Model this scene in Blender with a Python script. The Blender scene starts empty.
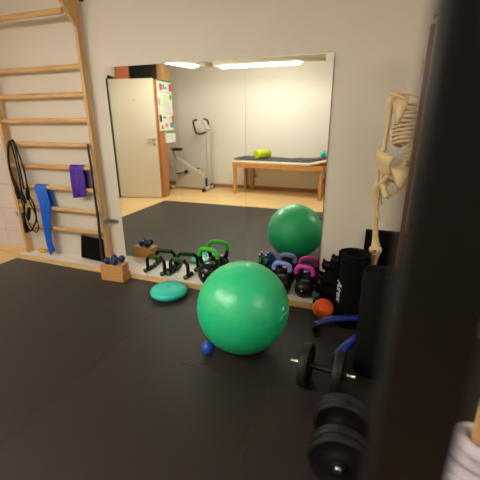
import bpy, bmesh, math, random
from mathutils import Vector, Matrix
random.seed(7)
PI = math.pi
scn = bpy.context.scene
COL = scn.collection

# ------------------------------------------------------------ camera
cd = bpy.data.cameras.new('camera')
cd.sensor_width = 36.0
cd.lens = 350.0 / 480.0 * 36.0
cd.clip_start = 0.02
cam = bpy.data.objects.new('camera', cd)
COL.objects.link(cam)
R = Matrix(((0.94256, 0.10245, -0.31795), (0.334, -0.30474, 0.89195), (-0.00551, -0.94691, -0.32145)))
right, down, fwd = R.col[0].copy(), R.col[1].copy(), R.col[2].copy()
mw = Matrix((right, -down, -fwd)).transposed().to_4x4()
mw.translation = Vector((0, 0, 1.346))
cam.matrix_world = mw
cd.dof.use_dof = True
cd.dof.focus_distance = 2.4
cd.dof.aperture_fstop = 1.7
scn.camera = cam

# ------------------------------------------------------------ world, exposure
w = bpy.data.worlds.new('room_world')
scn.world = w
w.use_nodes = True
w.node_tree.nodes['Background'].inputs[0].default_value = (0.8, 0.85, 1.0, 1)
w.node_tree.nodes['Background'].inputs[1].default_value = 0.05
scn.view_settings.view_transform = 'Standard'
scn.view_settings.look = 'None'
scn.view_settings.exposure = 0.0
scn.view_settings.gamma = 1.0
TUBE_POWER = 172.0
TUBE_COLOR = (1.0, 0.965, 0.91)


# ------------------------------------------------------------ materials
def lin(c):
    return tuple(((v / 255.0) / 12.92 if v / 255.0 <= 0.04045 else ((v / 255.0 + 0.055) / 1.055) ** 2.4) for v in c) + (1,)


def mat(name, rgb, rough=0.5, metal=0.0, var=0.06, scale=14.0, bump=0.0, bscale=None, coat=0.0, spec=0.5, sub=0.0, trans=0.0):
    m = bpy.data.materials.new(name)
    m.use_nodes = True
    nt = m.node_tree
    b = nt.nodes['Principled BSDF']
    b.inputs['Roughness'].default_value = rough
    b.inputs['Metallic'].default_value = metal
    b.inputs['Specular IOR Level'].default_value = spec
    b.inputs['Coat Weight'].default_value = coat
    b.inputs['Transmission Weight'].default_value = trans
    if sub:
        b.inputs['Subsurface Weight'].default_value = sub
        b.inputs['Subsurface Scale'].default_value = 0.03
    tc = nt.nodes.new('ShaderNodeTexCoord')
    nz = nt.nodes.new('ShaderNodeTexNoise')
    nz.inputs['Scale'].default_value = scale
    nz.inputs['Detail'].default_value = 4
    nt.links.new(tc.outputs['Object'], nz.inputs['Vector'])
    mx = nt.nodes.new('ShaderNodeMix')
    mx.data_type = 'RGBA'
    c = lin(rgb)
    mx.inputs['A'].default_value = tuple(v * (1 - var) for v in c[:3]) + (1,)
    mx.inputs['B'].default_value = tuple(min(1, v * (1 + var)) for v in c[:3]) + (1,)
    nt.links.new(nz.outputs['Fac'], mx.inputs['Factor'])
    nt.links.new(mx.outputs['Result'], b.inputs['Base Color'])
    if bump:
        n2 = nt.nodes.new('ShaderNodeTexNoise')
        n2.inputs['Scale'].default_value = bscale or scale * 4
        n2.inputs['Detail'].default_value = 3
        nt.links.new(tc.outputs['Object'], n2.inputs['Vector'])
        bp = nt.nodes.new('ShaderNodeBump')
        bp.inputs['Strength'].default_value = bump
        bp.inputs['Distance'].default_value = 0.004
        nt.links.new(n2.outputs['Fac'], bp.inputs['Height'])
        nt.links.new(bp.outputs['Normal'], b.inputs['Normal'])
    return m


def wood(name, dark, light, axis='Z', scale=6.0, rough=0.45, stretch=12.0):
    m = bpy.data.materials.new(name)
    m.use_nodes = True
    nt = m.node_tree
    b = nt.nodes['Principled BSDF']
    b.inputs['Roughness'].default_value = rough
    tc = nt.nodes.new('ShaderNodeTexCoord')
    mp = nt.nodes.new('ShaderNodeMapping')
    s = [scale * stretch / 4] * 3
    s['XYZ'.index(axis)] = scale / 4
    mp.inputs['Scale'].default_value = s
    nz = nt.nodes.new('ShaderNodeTexNoise')
    nz.inputs['Scale'].default_value = 2.0
    nz.inputs['Detail'].default_value = 6
    nz.inputs['Distortion'].default_value = 0.6
    rp = nt.nodes.new('ShaderNodeValToRGB')
    rp.color_ramp.elements[0].position = 0.3
    rp.color_ramp.elements[0].color = lin(dark)
    rp.color_ramp.elements[1].position = 0.7
    rp.color_ramp.elements[1].color = lin(light)
    nt.links.new(tc.outputs['Object'], mp.inputs['Vector'])
    nt.links.new(mp.outputs['Vector'], nz.inputs['Vector'])
    nt.links.new(nz.outputs['Fac'], rp.inputs['Fac'])
    nt.links.new(rp.outputs['Color'], b.inputs['Base Color'])
    return m


def emis(name, rgb, strength):
    m = bpy.data.materials.new(name)
    m.use_nodes = True
    nt = m.node_tree
    nt.nodes.remove(nt.nodes['Principled BSDF'])
    e = nt.nodes.new('ShaderNodeEmission')
    e.inputs[0].default_value = tuple(rgb) + (1,)
    e.inputs[1].default_value = strength
    nt.links.new(e.outputs[0], nt.nodes['Material Output'].inputs[0])
    return m


def brick(name, c1, c2, mortar, bw, bh, msize, rough, offset=0.0, rot=(0, 0, 0), loc=(0, 0, 0), bump=0.0, spec=0.5, grain=None):
    m = bpy.data.materials.new(name)
    m.use_nodes = True
    nt = m.node_tree
    b = nt.nodes['Principled BSDF']
    b.inputs['Roughness'].default_value = rough
    b.inputs['Specular IOR Level'].default_value = spec
    tc = nt.nodes.new('ShaderNodeTexCoord')
    mp = nt.nodes.new('ShaderNodeMapping')
    mp.vector_type = 'POINT'
    mp.inputs['Rotation'].default_value = rot
    mp.inputs['Location'].default_value = loc
    br = nt.nodes.new('ShaderNodeTexBrick')
    br.offset = offset
    br.inputs['Scale'].default_value = 1.0
    br.inputs['Color1'].default_value = lin(c1)
    br.inputs['Color2'].default_value = lin(c2)
    br.inputs['Mortar'].default_value = lin(mortar)
    br.inputs['Mortar Size'].default_value = msize
    br.inputs['Mortar Smooth'].default_value = 0.1
    br.inputs['Brick Width'].default_value = bw
    br.inputs['Row Height'].default_value = bh
    nt.links.new(tc.outputs['Object'], mp.inputs['Vector'])
    nt.links.new(mp.outputs['Vector'], br.inputs['Vector'])
    out = br.outputs['Color']
    if grain:
        mg = nt.nodes.new('ShaderNodeMapping')
        mg.inputs['Scale'].default_value = grain
        nz = nt.nodes.new('ShaderNodeTexNoise')
        nz.inputs['Scale'].default_value = 3.0
        nz.inputs['Detail'].default_value = 5
        nt.links.new(tc.outputs['Object'], mg.inputs['Vector'])
        nt.links.new(mg.outputs['Vector'], nz.inputs['Vector'])
        mr = nt.nodes.new('ShaderNodeMapRange')
        mr.inputs['To Min'].default_value = 0.82
        mr.inputs['To Max'].default_value = 1.12
        nt.links.new(nz.outputs['Fac'], mr.inputs['Value'])
        hs = nt.nodes.new('ShaderNodeHueSaturation')
        nt.links.new(mr.outputs['Result'], hs.inputs['Value'])
        nt.links.new(out, hs.inputs['Color'])
        out = hs.outputs['Color']
    nt.links.new(out, b.inputs['Base Color'])
    if bump:
        bp = nt.nodes.new('ShaderNodeBump')
        bp.inputs['Strength'].default_value = bump
        bp.inputs['Distance'].default_value = 0.003
        bp.invert = True
        nt.links.new(br.outputs['Fac'], bp.inputs['Height'])
        nt.links.new(bp.outputs['Normal'], b.inputs['Normal'])
    return m


M = {}
M['wall'] = mat('wall_paint', (213, 203, 187), 0.85, var=0.02, scale=3, bump=0.05, bscale=120)
M['backwall'] = mat('wall_paint_far', (228, 221, 207), 0.85, var=0.02, scale=3)
M['ceiling'] = mat('ceiling_paint', (236, 232, 222), 0.9, var=0.02, scale=3)
M['tile'] = brick('wall_tile', (216, 202, 196), (212, 197, 192), (186, 170, 162), 0.2, 0.25, 0.003, 0.3, rot=(PI / 2, 0, 0), bump=0.4)
M['floor'] = brick('wood_floor', (234, 196, 134), (240, 206, 146), (214, 172, 112), 1.3, 0.13, 0.0012, 0.32, offset=0.37, rot=(0, 0, 0), grain=(1.2, 14, 1))
M['underlay'] = mat('foam_underlay', (14, 11, 10), 0.8, spec=0.1)
M['foam'] = mat('foam_floor_tile', (34, 26, 22), 0.5, var=0.14, scale=5, bump=0.25, bscale=260, spec=0.3)
M['foam_b'] = mat('foam_floor_tile_worn', (36, 28, 24), 0.5, var=0.14, scale=4, bump=0.25, bscale=260, spec=0.3)
M['foam_c'] = mat('foam_floor_tile_dark', (32, 25, 21), 0.5, var=0.14, scale=6, bump=0.25, bscale=260, spec=0.3)
for k_ in ('foam', 'foam_b', 'foam_c'):
    b_ = M[k_].node_tree.nodes['Principled BSDF']
    b_.inputs['Sheen Weight'].default_value = 0.38
    b_.inputs['Sheen Roughness'].default_value = 0.35
    b_.inputs['Sheen Tint'].default_value = (0.95, 1.0, 0.95, 1)
M['ledge'] = mat('white_laminate', (234, 226, 216), 0.5, var=0.05, scale=30)
M['pine'] = wood('pale_pine', (188, 142, 90), (216, 176, 122), 'Z')
M['pinex'] = wood('pale_pine_rung', (190, 142, 88), (220, 178, 122), 'X')
M['trimwood'] = wood('trim_oak', (214, 172, 116), (236, 202, 150), 'X')
M['basewood'] = wood('baseboard_oak', (150, 102, 58), (182, 132, 80), 'X')
M['beech'] = wood('beech', (186, 126, 62), (210, 152, 84), 'X')
M['cabwood'] = wood('brown_cabinet', (158, 98, 52), (186, 122, 70), 'Z')
M['cork'] = mat('cork_brown', (200, 148, 90), 0.75, var=0.14, scale=60, bump=0.3, bscale=200)
M['mirror'] = mat('mirror_silver', (240, 243, 236), 0.0, metal=1.0, var=0.0)
M['mirroredge'] = mat('glass_edge', (60, 66, 62), 0.3)
M['alu'] = mat('brushed_aluminium', (170, 172, 172), 0.35, metal=0.9)
M['chrome'] = mat('chrome', (225, 225, 225), 0.15, metal=1.0)
M['black'] = mat('black_plastic', (9, 8, 8), 0.4, spec=0.3)
M['blackrub'] = mat('black_rubber', (14, 12, 12), 0.55, spec=0.25, bump=0.2, bscale=120)
M['blackvinyl'] = mat('black_vinyl', (9, 9, 10), 0.28, spec=0.4)
M['iron'] = mat('grey_iron', (24, 19, 18), 0.5, spec=0.3, var=0.2, scale=30)
M['darkbar'] = mat('dark_steel', (40, 36, 36), 0.4, metal=0.6)
M['foam_black'] = mat('black_mat_foam', (6, 5, 5), 0.8, bump=0.2, bscale=200, spec=0.12)
M['foam_green'] = mat('dark_olive_mat_foam', (11, 12, 9), 0.8, bump=0.2, bscale=200, spec=0.15)
M['ball'] = mat('green_vinyl', (28, 204, 136), 0.34, var=0.03, scale=4, coat=0.0, spec=0.9)
M['ballprint'] = mat('pale_print', (140, 215, 180), 0.4)
M['teal'] = mat('teal_vinyl', (44, 208, 184), 0.25, var=0.05, spec=0.6)
M['blueball'] = mat('blue_rubber', (14, 70, 168), 0.4, bump=0.3, bscale=60)
M['darkblue'] = mat('dark_blue_neoprene', (20, 48, 92), 0.35)
M['darkteal'] = mat('dark_teal_neoprene', (30, 62, 66), 0.4)
M['blue'] = mat('blue_paint', (9, 34, 128), 0.35)
M['band_blue'] = mat('blue_latex', (22, 98, 205), 0.5)
M['band_purple'] = mat('purple_latex', (72, 32, 150), 0.5)
M['strap'] = mat('black_strap', (20, 18, 18), 0.6)
M['greenh'] = mat('bright_green_grip', (56, 186, 30), 0.4)
M['lilac'] = mat('lilac_blue_grip', (118, 134, 196), 0.4)
M['magenta'] = mat('magenta_grip', (196, 42, 150), 0.4)
M['greenring'] = mat('green_ring', (62, 128, 32), 0.5)
M['orange'] = mat('orange_foam', (242, 92, 24), 0.5)
M['yellowf'] = mat('yellow_foam', (226, 200, 40), 0.5)
M['greenf'] = mat('green_foam', (52, 160, 60), 0.5)
M['bone'] = mat('bone_plastic', (214, 188, 140), 0.5, var=0.12, scale=25, sub=0.1)
M['cartilage'] = mat('cartilage_grey', (176, 180, 182), 0.45)
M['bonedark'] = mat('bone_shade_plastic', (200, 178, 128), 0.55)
M['redpole'] = mat('dark_red_lacquer', (128, 34, 28), 0.4)
M['post'] = mat('black_powder_coat', (11, 8, 9), 0.55, spec=0.2)
M['rope'] = mat('white_rope', (206, 198, 206), 0.8, bump=0.4, bscale=120)
M['postwood'] = wood('tan_post_wood', (176, 132, 90), (206, 164, 116), 'Z')
M['door'] = mat('door_cream', (222, 212, 190), 0.4, var=0.01)
M['doorseal'] = mat('door_seal', (40, 36, 32), 0.6)
M['paper'] = mat('paper_white', (216, 216, 204), 0.7)
M['papergreen'] = mat('paper_green', (50, 140, 70), 0.7)
M['paperred'] = mat('paper_red', (190, 70, 60), 0.7)
M['paperblue'] = mat('paper_blue', (80, 140, 180), 0.7)
M['paperpale'] = mat('paper_pale_green', (202, 216, 170), 0.7)
M['cardboard'] = mat('cardboard', (190, 146, 98), 0.8)
M['orangebox'] = mat('orange_box', (222, 128, 92), 0.6)
M['grey'] = mat('mid_grey_plastic', (150, 148, 144), 0.5)
M['postgrey'] = mat('light_grey_paint', (186, 184, 178), 0.4)
M['bikebody'] = mat('bike_cream', (196, 188, 166), 0.4)
M['greymat'] = mat('charcoal_mat', (74, 76, 76), 0.7, bump=0.2, bscale=100)
M['cream'] = mat('cream_vinyl', (232, 220, 196), 0.45)
M['lime'] = mat('lime_foam', (196, 206, 34), 0.6, bump=0.5, bscale=40)
M['red'] = mat('red_cloth', (190, 40, 34), 0.6)
M['lamphouse'] = mat('cream_lamp_housing', (226, 216, 192), 0.5)
M['tube'] = emis('fluorescent_tube', TUBE_COLOR, TUBE_POWER)
M['tube_dim'] = emis('fluorescent_tube_weak', TUBE_COLOR, TUBE_POWER * .55)
M['socket'] = mat('socket_cream', (214, 196, 160), 0.5)
M['yellow'] = mat('yellow_plastic', (222, 176, 30), 0.5)
M['white'] = mat('white_print', (230, 230, 226), 0.5)


# ------------------------------------------------------------ mesh helpers
class MB:
    def __init__(self):
        self.v = []
        self.f = []
        self.s = []

    def add(self, vs, fs, smooth=False):
        o = len(self.v)
        self.v += [Vector(p) for p in vs]
        self.f += [[i + o for i in f] for f in fs]
        self.s += [smooth] * len(fs)
        return self

    def merge(self, bm_, mtx=None):
        bm_.verts.ensure_lookup_table()
        vs = [(mtx @ v.co) if mtx else v.co.copy() for v in bm_.verts]
        fs = [[v.index for v in f.verts] for f in bm_.faces]
        sm = [f.smooth for f in bm_.faces]
        o = len(self.v)
        self.v += vs
        self.f += [[i + o for i in f] for f in fs]
        self.s += sm
        bm_.free()
        return self

    def box(self, c, d, rot=(0, 0, 0), bevel=0.0, seg=2):
        """box centred at c with dimensions d, optional euler rotation and bevel"""
        from mathutils import Euler
        b = bmesh.new()
        bmesh.ops.create_cube(b, size=1.0)
        bmesh.ops.scale(b, vec=Vector(d), verts=b.verts)
        if bevel > 0:
            bmesh.ops.bevel(b, geom=list(b.edges), offset=bevel, segments=seg, affect='EDGES', profile=0.5)
        b.verts.index_update()
        return self.merge(b, Matrix.Translation(Vector(c)) @ Euler(rot).to_matrix().to_4x4())

    def span(self, a, b_, bevel=0.0):
        c = [(a[i] + b_[i]) / 2 for i in range(3)]
        d = [abs(b_[i] - a[i]) for i in range(3)]
        return self.box(c, d, bevel=bevel)

    def tube(self, pts, r, n=12, closed=False, sx=1.0, caps=True, up=None):
        """smooth tube along points; r a number or a list; sx widens the section sideways"""
        P = [Vector(p) for p in pts]
        L = len(P)
        rr = r if isinstance(r, (list, tuple)) else [r] * L
        T = []
        for i in range(L):
            a = P[(i - 1) % L] if (closed or i > 0) else P[i]
            b = P[(i + 1) % L] if (closed or i < L - 1) else P[i]
            T.append((b - a).normalized())
        u = Vector(up) if up else (Vector((0, 0, 1)) if abs(T[0].z) < 0.9 else Vector((1, 0, 0)))
        N = (u - T[0] * u.dot(T[0])).normalized()
        vs, fs = [], []
        for i in range(L):
            N = (N - T[i] * N.dot(T[i]))
            N.normalize()
            B = T[i].cross(N)
            for k in range(n):
                a = 2 * PI * k / n
                vs.append(P[i] + N * math.cos(a) * rr[i] + B * math.sin(a) * rr[i] * sx)
        for i in range(L if closed else L - 1):
            j = (i + 1) % L
            for k in range(n):
                k2 = (k + 1) % n
                fs.append([i * n + k, i * n + k2, j * n + k2, j * n + k])
        self.add(vs, fs, True)
        if caps and not closed:
            self.add(vs[:n], [list(range(n))[::-1]], False)
            self.add(vs[-n:], [list(range(n))], False)
        return self

    def lathe(self, prof, c=(0, 0, 0), axis=(0, 0, 1), n=32, smooth=True):
        """profile of (radius, height) revolved about axis through c"""
        q = Vector((0, 0, 1)).rotation_difference(Vector(axis).normalized()).to_matrix()
        vs, fs = [], []
        for (r, h) in prof:
            for k in range(n):
                a = 2 * PI * k / n
                vs.append(Vector(c) + q @ Vector((math.cos(a) * r, math.sin(a) * r, h)))
        for i in range(len(prof) - 1):
            for k in range(n):
                k2 = (k + 1) % n
                fs.append([i * n + k, i * n + k2, (i + 1) * n + k2, (i + 1) * n + k])
        if prof[0][0] > 1e-5:
            fs.append(list(range(n))[::-1])
        if prof[-1][0] > 1e-5:
            fs.append([(len(prof) - 1) * n + k for k in range(n)])
        return self.add(vs, fs, smooth)

    def ball(self, c, r, n=24, sc=(1, 1, 1), rot=None):
        b = bmesh.new()
        bmesh.ops.create_uvsphere(b, u_segments=n, v_segments=max(8, n // 2), radius=r)
        bmesh.ops.scale(b, vec=Vector(sc), verts=b.verts)
        for f in b.faces:
            f.smooth = True
        b.verts.index_update()
        from mathutils import Euler
        mm = Matrix.Translation(Vector(c))
        if rot:
            mm = mm @ Euler(rot).to_matrix().to_4x4()
        return self.merge(b, mm)

    def prism(self, poly, a, b_, plane='XZ', smooth=False):
        """polygon extruded from a to b along the axis missing in plane"""
        n = len(poly)
        def pt(p, t):
            if plane == 'XZ':
                return Vector((p[0], t, p[1]))
            if plane == 'YZ':
                return Vector((t, p[0], p[1]))
            return Vector((p[0], p[1], t))
        vs = [pt(p, a) for p in poly] + [pt(p, b_) for p in poly]
        fs = [list(range(n))[::-1], list(range(n, 2 * n))]
        for k in range(n):
            k2 = (k + 1) % n
            fs.append([k, k2, n + k2, n + k])
        return self.add(vs, fs, smooth)

    def sheet(self, rows, thick, smooth=True):
        """grid of points given as rows, thickened along averaged normals"""
        nr, nc = len(rows), len(rows[0])
        P = [[Vector(p) for p in row] for row in rows]
        top, bot = [], []
        for i in range(nr):
            for j in range(nc):
                du = P[min(i + 1, nr - 1)][j] - P[max(i - 1, 0)][j]
                dv = P[i][min(j + 1, nc - 1)] - P[i][max(j - 1, 0)]
                nn = du.cross(dv)
                nn = nn.normalized() if nn.length > 1e-9 else Vector((0, 0, 1))
                top.append(P[i][j] + nn * thick / 2)
                bot.append(P[i][j] - nn * thick / 2)
        vs = top + bot
        o = nr * nc
        fs = []
        for i in range(nr - 1):
            for j in range(nc - 1):
                a, b, c, d = i * nc + j, i * nc + j + 1, (i + 1) * nc + j + 1, (i + 1) * nc + j
                fs.append([a, b, c, d])
                fs.append([o + d, o + c, o + b, o + a])
        for i in range(nr - 1):
            a, d = i * nc, (i + 1) * nc
            fs.append([d, a, o + a, o + d][::-1])
            a, d = i * nc + nc - 1, (i + 1) * nc + nc - 1
            fs.append([a, d, o + d, o + a][::-1])
        for j in range(nc - 1):
            a, b = j, j + 1
            fs.append([a, b, o + b, o + a][::-1])
            a, b = (nr - 1) * nc + j, (nr - 1) * nc + j + 1
            fs.append([b, a, o + a, o + b][::-1])
        return self.add(vs, fs, smooth)

    def build(self, name, material, parent=None, loc=None):
        me = bpy.data.meshes.new(name)
        me.from_pydata([tuple(v) for v in self.v], [], self.f)
        me.polygons.foreach_set('use_smooth', self.s)
        b = bmesh.new()
        b.from_mesh(me)
        bmesh.ops.remove_doubles(b, verts=b.verts, dist=1e-6) if False else None
        bmesh.ops.recalc_face_normals(b, faces=b.faces)
        b.to_mesh(me)
        b.free()
        me.materials.append(M[material] if isinstance(material, str) else material)
        o = bpy.data.objects.new(name, me)
        COL.objects.link(o)
        if parent:
            o.parent = parent
        if loc:
            o.location = loc
        return o


def tag(o, label, cat, group=None, kind=None):
    o['label'] = label
    o['category'] = cat
    if group:
        o['group'] = group
    if kind:
        o['kind'] = kind
    return o


def thing(name, label, cat, loc=(0, 0, 0), rz=0.0, group=None):
    o = bpy.data.objects.new(name, None)
    o.empty_display_size = 0.05
    COL.objects.link(o)
    o.location = loc
    o.rotation_euler = (0, 0, rz)
    return tag(o, label, cat, group)


def struct(mb, name, material):
    o = mb.build(name, material)
    o['kind'] = 'structure'
    return o


def text(name, body, size, material, parent, loc, rot, extrude=0.0006, shear=0.0):
    c = bpy.data.curves.new(name, 'FONT')
    c.body = body
    c.size = size
    c.extrude = extrude
    c.shear = shear
    c.align_x = 'CENTER'
    c.align_y = 'CENTER'
    c.materials.append(M[material])
    tmp = bpy.data.objects.new(name + '_curve', c)
    COL.objects.link(tmp)
    dg = bpy.context.evaluated_depsgraph_get()
    me = bpy.data.meshes.new_from_object(tmp.evaluated_get(dg))
    bpy.data.objects.remove(tmp)
    if not me.materials:
        me.materials.append(M[material])
    o = bpy.data.objects.new(name, me)
    COL.objects.link(o)
    o.parent = parent
    o.location = loc
    o.rotation_euler = rot
    return o


def arc(c, r, a0, a1, n, plane='XZ', ry=None):
    ry = ry or r
    out = []
    for i in range(n):
        a = a0 + (a1 - a0) * i / (n - 1)
        x, y = r * math.cos(a), ry * math.sin(a)
        if plane == 'XZ':
            out.append((c[0] + x, c[1], c[2] + y))
        elif plane == 'XY':
            out.append((c[0] + x, c[1] + y, c[2]))
        else:
            out.append((c[0], c[1] + x, c[2] + y))
    return out


def spline(pts, n=8):
    """Catmull-Rom through points"""
    P = [Vector(p) for p in pts]
    P = [P[0] * 2 - P[1]] + P + [P[-1] * 2 - P[-2]]
    out = []
    for i in range(1, len(P) - 2):
        for k in range(n):
            t = k / n
            a, b, c, d = P[i - 1], P[i], P[i + 1], P[i + 2]
            out.append(0.5 * ((2 * b) + (c - a) * t + (2 * a - 5 * b + 4 * c - d) * t * t + (3 * b - a - 3 * c + d) * t ** 3))
    out.append(P[-2])
    return out


# ------------------------------------------------------------ room shell
XL, XR, YB, YW, ZC = -4.34, 2.7, -1.81, 2.575, 2.56
struct(MB().span((XL - .1, YB - .1, -.1), (XR + .1, YW + .1, 0)), 'floor', 'floor')
struct(MB().span((XL - .1, YB - .1, ZC), (XR + .1, YW + .1, ZC + .1)), 'ceiling', 'ceiling')
struct(MB().span((XL - .1, YW, 0), (XR + .1, YW + .1, ZC)), 'wall_front', 'wall')
struct(MB().span((XL - .1, YB - .1, 0), (XR + .1, YB, ZC)), 'wall_back', 'backwall')
struct(MB().span((XL - .1, YB, 0), (XL, YW, ZC)), 'wall_left', 'backwall')
struct(MB().span((XR, YB, 0), (XR + .1, YW, ZC)), 'wall_right', 'wall')
struct(MB().span((XL, YB, 0), (XR, YB + .015, .075), bevel=.003), 'baseboard_back', 'basewood')
struct(MB().span((XL, YW - .03, 0), (-3.305, YW - .008, .06), bevel=.003), 'baseboard_front', 'trimwood')
struct(MB().span((XL, YW - .008, 0), (-3.305, YW, 1.12)), 'wall_tiles', 'tile')
# low ledge along the mirror wall
lx0, lx1 = -3.30, XR
def front_y(x):
    return 2.350 - (x + .35) * .0205


struct(MB().prism([(lx0, front_y(lx0) + .014), (lx1, front_y(lx1) + .014), (lx1, YW), (lx0, YW)], 0, .055, 'XY'), 'floor_ledge', 'ledge')
struct(MB().prism([(lx0, front_y(lx0)), (lx1, front_y(lx1)), (lx1, front_y(lx1) + .0138), (lx0, front_y(lx0) + .0138)], 0, .060, 'XY'), 'trim_1', 'trimwood')


# interlocking foam floor: jigsaw edged tiles, one metre each
def jig_line(a0, a1, fixed, horiz, dep=0.017, step=0.1):
    """jigsaw edge from a0 to a1 (either direction), teeth placed on a common grid so neighbours interlock"""
    lo, hi = min(a0, a1), max(a0, a1)
    pts = [(lo, 0.0)]
    k = math.ceil((lo + .05) / step)
    prev = None
    while k * step < hi - .05:
        a = k * step
        sg = 1 if k % 2 == 0 else -1
        if prev is None:
            pts.append((a, 0.0))
        pts.append((a + (-.012 if prev is not None else -.012), sg * dep))
        if (k + 1) * step < hi - .05:
            pts.append((a + step + .012, sg * dep))
        else:
            pts.append((a + .03, sg * dep))
            pts.append((a + .02, 0.0))
        prev = sg
        k += 1
    pts.append((hi, 0.0))
    if a0 > a1:
        pts = pts[::-1]
    return [(a, fixed + d) if horiz else (fixed + d, a) for a, d in pts[:-1]]


def foam_tile(x0, y0, x1, y1, jl, jb, jr, jt):
    out = []
    out += jig_line(x0, x1, y0, True) if jb else [(x0, y0)]
    out += jig_line(y0, y1, x1, False) if jr else [(x1, y0)]
    out += jig_line(x1, x0, y1, True) if jt else [(x1, y1)]
    out += jig_line(y1, y0, x0, False) if jl else [(x0, y1)]
    # shrink a hair so a dark seam shows
    c = Vector(((x0 + x1) / 2, (y0 + y1) / 2))
    n = len(out)
    res = []
    for i in range(n):
        p, a, b = Vector(out[i]), Vector(out[i - 1]), Vector(out[(i + 1) % n])
        t = (b - a)
        if t.length < 1e-6:
            res.append(out[i])
            continue
        nn = Vector((-t.y, t.x)).normalized()
        res.append(tuple(p + nn * 0.0009))
    return res


tx = [-3.325, -2.37, -1.37, -0.37, 0.63, 1.63, 2.5]
ty = [-0.22, 0.58, 1.50, 2.37]
ty2 = [-0.22, 0.12, 1.04, 1.84, 2.37]
foam_parent = thing('puzzle_mat', 'dark brown-black interlocking foam puzzle mat covering the training area', 'floor mat', (0, 0, 0))
MB().prism([(tx[0] + .01, ty[0] + .01), (tx[-1] - .01, ty[0] + .01), (tx[-1] - .01, front_y(tx[-1]) - .012), (tx[0] + .01, front_y(tx[0]) - .012)], 0.0003, 0.012, 'XY').build('underlay', 'underlay', foam_parent)
for i in range(len(tx) - 1):
    yy = ty
    for j in range(len(yy) - 1):
        poly = foam_tile(tx[i], yy[j], tx[i + 1], yy[j + 1], i > 0, j > 0, i < len(tx) - 2, j < len(yy) - 2)
        if j == len(yy) - 2:
            poly = [(x, front_y(x) - .0005) if y > 2.34 else (x, y) for x, y in poly]
        MB().prism(poly, 0.0005, 0.015, 'XY').build('foam_tile', ('foam', 'foam_b', 'foam_c')[(i * 2 + j * 3 + (i * j) % 2) % 3], foam_parent)

# ------------------------------------------------------------ wall mirror
mir = thing('wall_mirror', 'large frameless wall mirror of three joined panels above the white ledge', 'mirror', (0, 0, 0))
MX = [-2.064, -1.425, -0.866, -0.265]
for i in range(3):
    p = MB().span((MX[i] + (.0003 if i else 0), 2.5634, .0565), (MX[i + 1] - (.0003 if i < 2 else 0), 2.5655, 1.760)).build('mirror_panel', 'mirror', mir)
MB().span((MX[0] + .002, 2.5656, .0565), (MX[3] - .002, 2.5745, 1.758)).build('backing_board', 'mirroredge', mir)


# ------------------------------------------------------------ luminaires
def luminaire(label, x0, y0, x1, y1, z=2.15, end=0.22, end2=0.22, tube='tube'):
    a, b = Vector((x0, y0, 0)), Vector((x1, y1, 0))
    L = (b - a).length
    ang = math.atan2((b - a).y, (b - a).x)
    t = thing('ceiling_lamp', label, 'lamp', ((x0 + x1) / 2, (y0 + y1) / 2, z), ang, 'fluorescent ceiling lamps')
    prof = [(-.075, .07), (-.09, .03), (-.06, 0.0), (.06, 0.0), (.09, .03), (.075, .07)]
    m = MB().prism([(p[0], p[1]) for p in prof], -L / 2 + .03, L / 2 - .03, 'YZ')
    m.build('housing', 'lamphouse', t)
    for s in (-1, 1):
        m = MB().prism([(-.08, .075), (-.095, .028), (-.062, -.004), (.062, -.004), (.095, .028), (.08, .075)], s * (L / 2 - .03), s * L / 2, 'YZ')
        m.build('end_cap', 'lamphouse', t)
        MB().span((s * L * .3 - .006, -.006, .07), (s * L * .3 + .006, .006, ZC - z)).build('suspension_rod', 'alu', t)
    for s in (-1, 1):
        MB().tube([(-L / 2 + end, s * .045, -.012), (L / 2 - end2, s * .045, -.012)], .011, n=12).build('light_tube', tube, t)
    return t


luminaire('long cream fluorescent ceiling lamp running parallel to the mirror, seen along its top edge', -2.36, -0.42, -0.69, -0.44, end=.10, end2=.36)
luminaire('fluorescent ceiling lamp pointing at the mirror, seen beside the cardboard box', -2.52, -0.50, -2.98, 0.95, end=.30)
luminaire('fluorescent ceiling lamp on the side of the hanging skeleton, outside the view', 1.75, -0.35, 1.75, .95, tube='tube_dim')

# ------------------------------------------------------------ wall bars
wb = thing('wall_bars', 'tall pine wall bars with horizontal rungs hung with exercise bands', 'wall bars', (-2.73, 2.51, .056))
def W(p):
    return (p[0] + 2.73, p[1] - 2.51, p[2] - .056)
for (xa, xb) in ((-3.272, -3.240), (-2.243, -2.213)):
    up = MB()
    up.prism([W((0, 2.488, .056))[1:] , W((0, 2.542, .056))[1:], W((0, 2.542, 2.37))[1:], W((0, 2.488, 2.37))[1:]], W((xa, 0, 0))[0], W((xb, 0, 0))[0], 'YZ')
    up.build('upright', 'pine', wb)
    gs = MB().prism([(W((0, 2.488, 0))[1], 1.985), (W((0, 2.355, 0))[1], 2.15), (W((0, 2.355, 0))[1], 2.24), (W((0, 2.488, 0))[1], 2.24)], W((xa, 0, 0))[0] + .002, W((xb, 0, 0))[0] - .002, 'YZ')
    gs.build('gusset', 'pine', wb)
for z in (.353, .556, .759, .957, 1.155, 1.358, 1.562, 1.771):
    MB().tube([W((-3.234, 2.508, z)), W((-2.240, 2.508, z))], .021, n=16, sx=.75, up=(0, 0, 1)).build('rung', 'pinex', wb)
MB().tube([W((-3.234, 2.39, 2.13)), W((-2.240, 2.39, 2.13))], .021, n=16, sx=.75, up=(0, 0, 1)).build('rung', 'pinex', wb)
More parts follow.
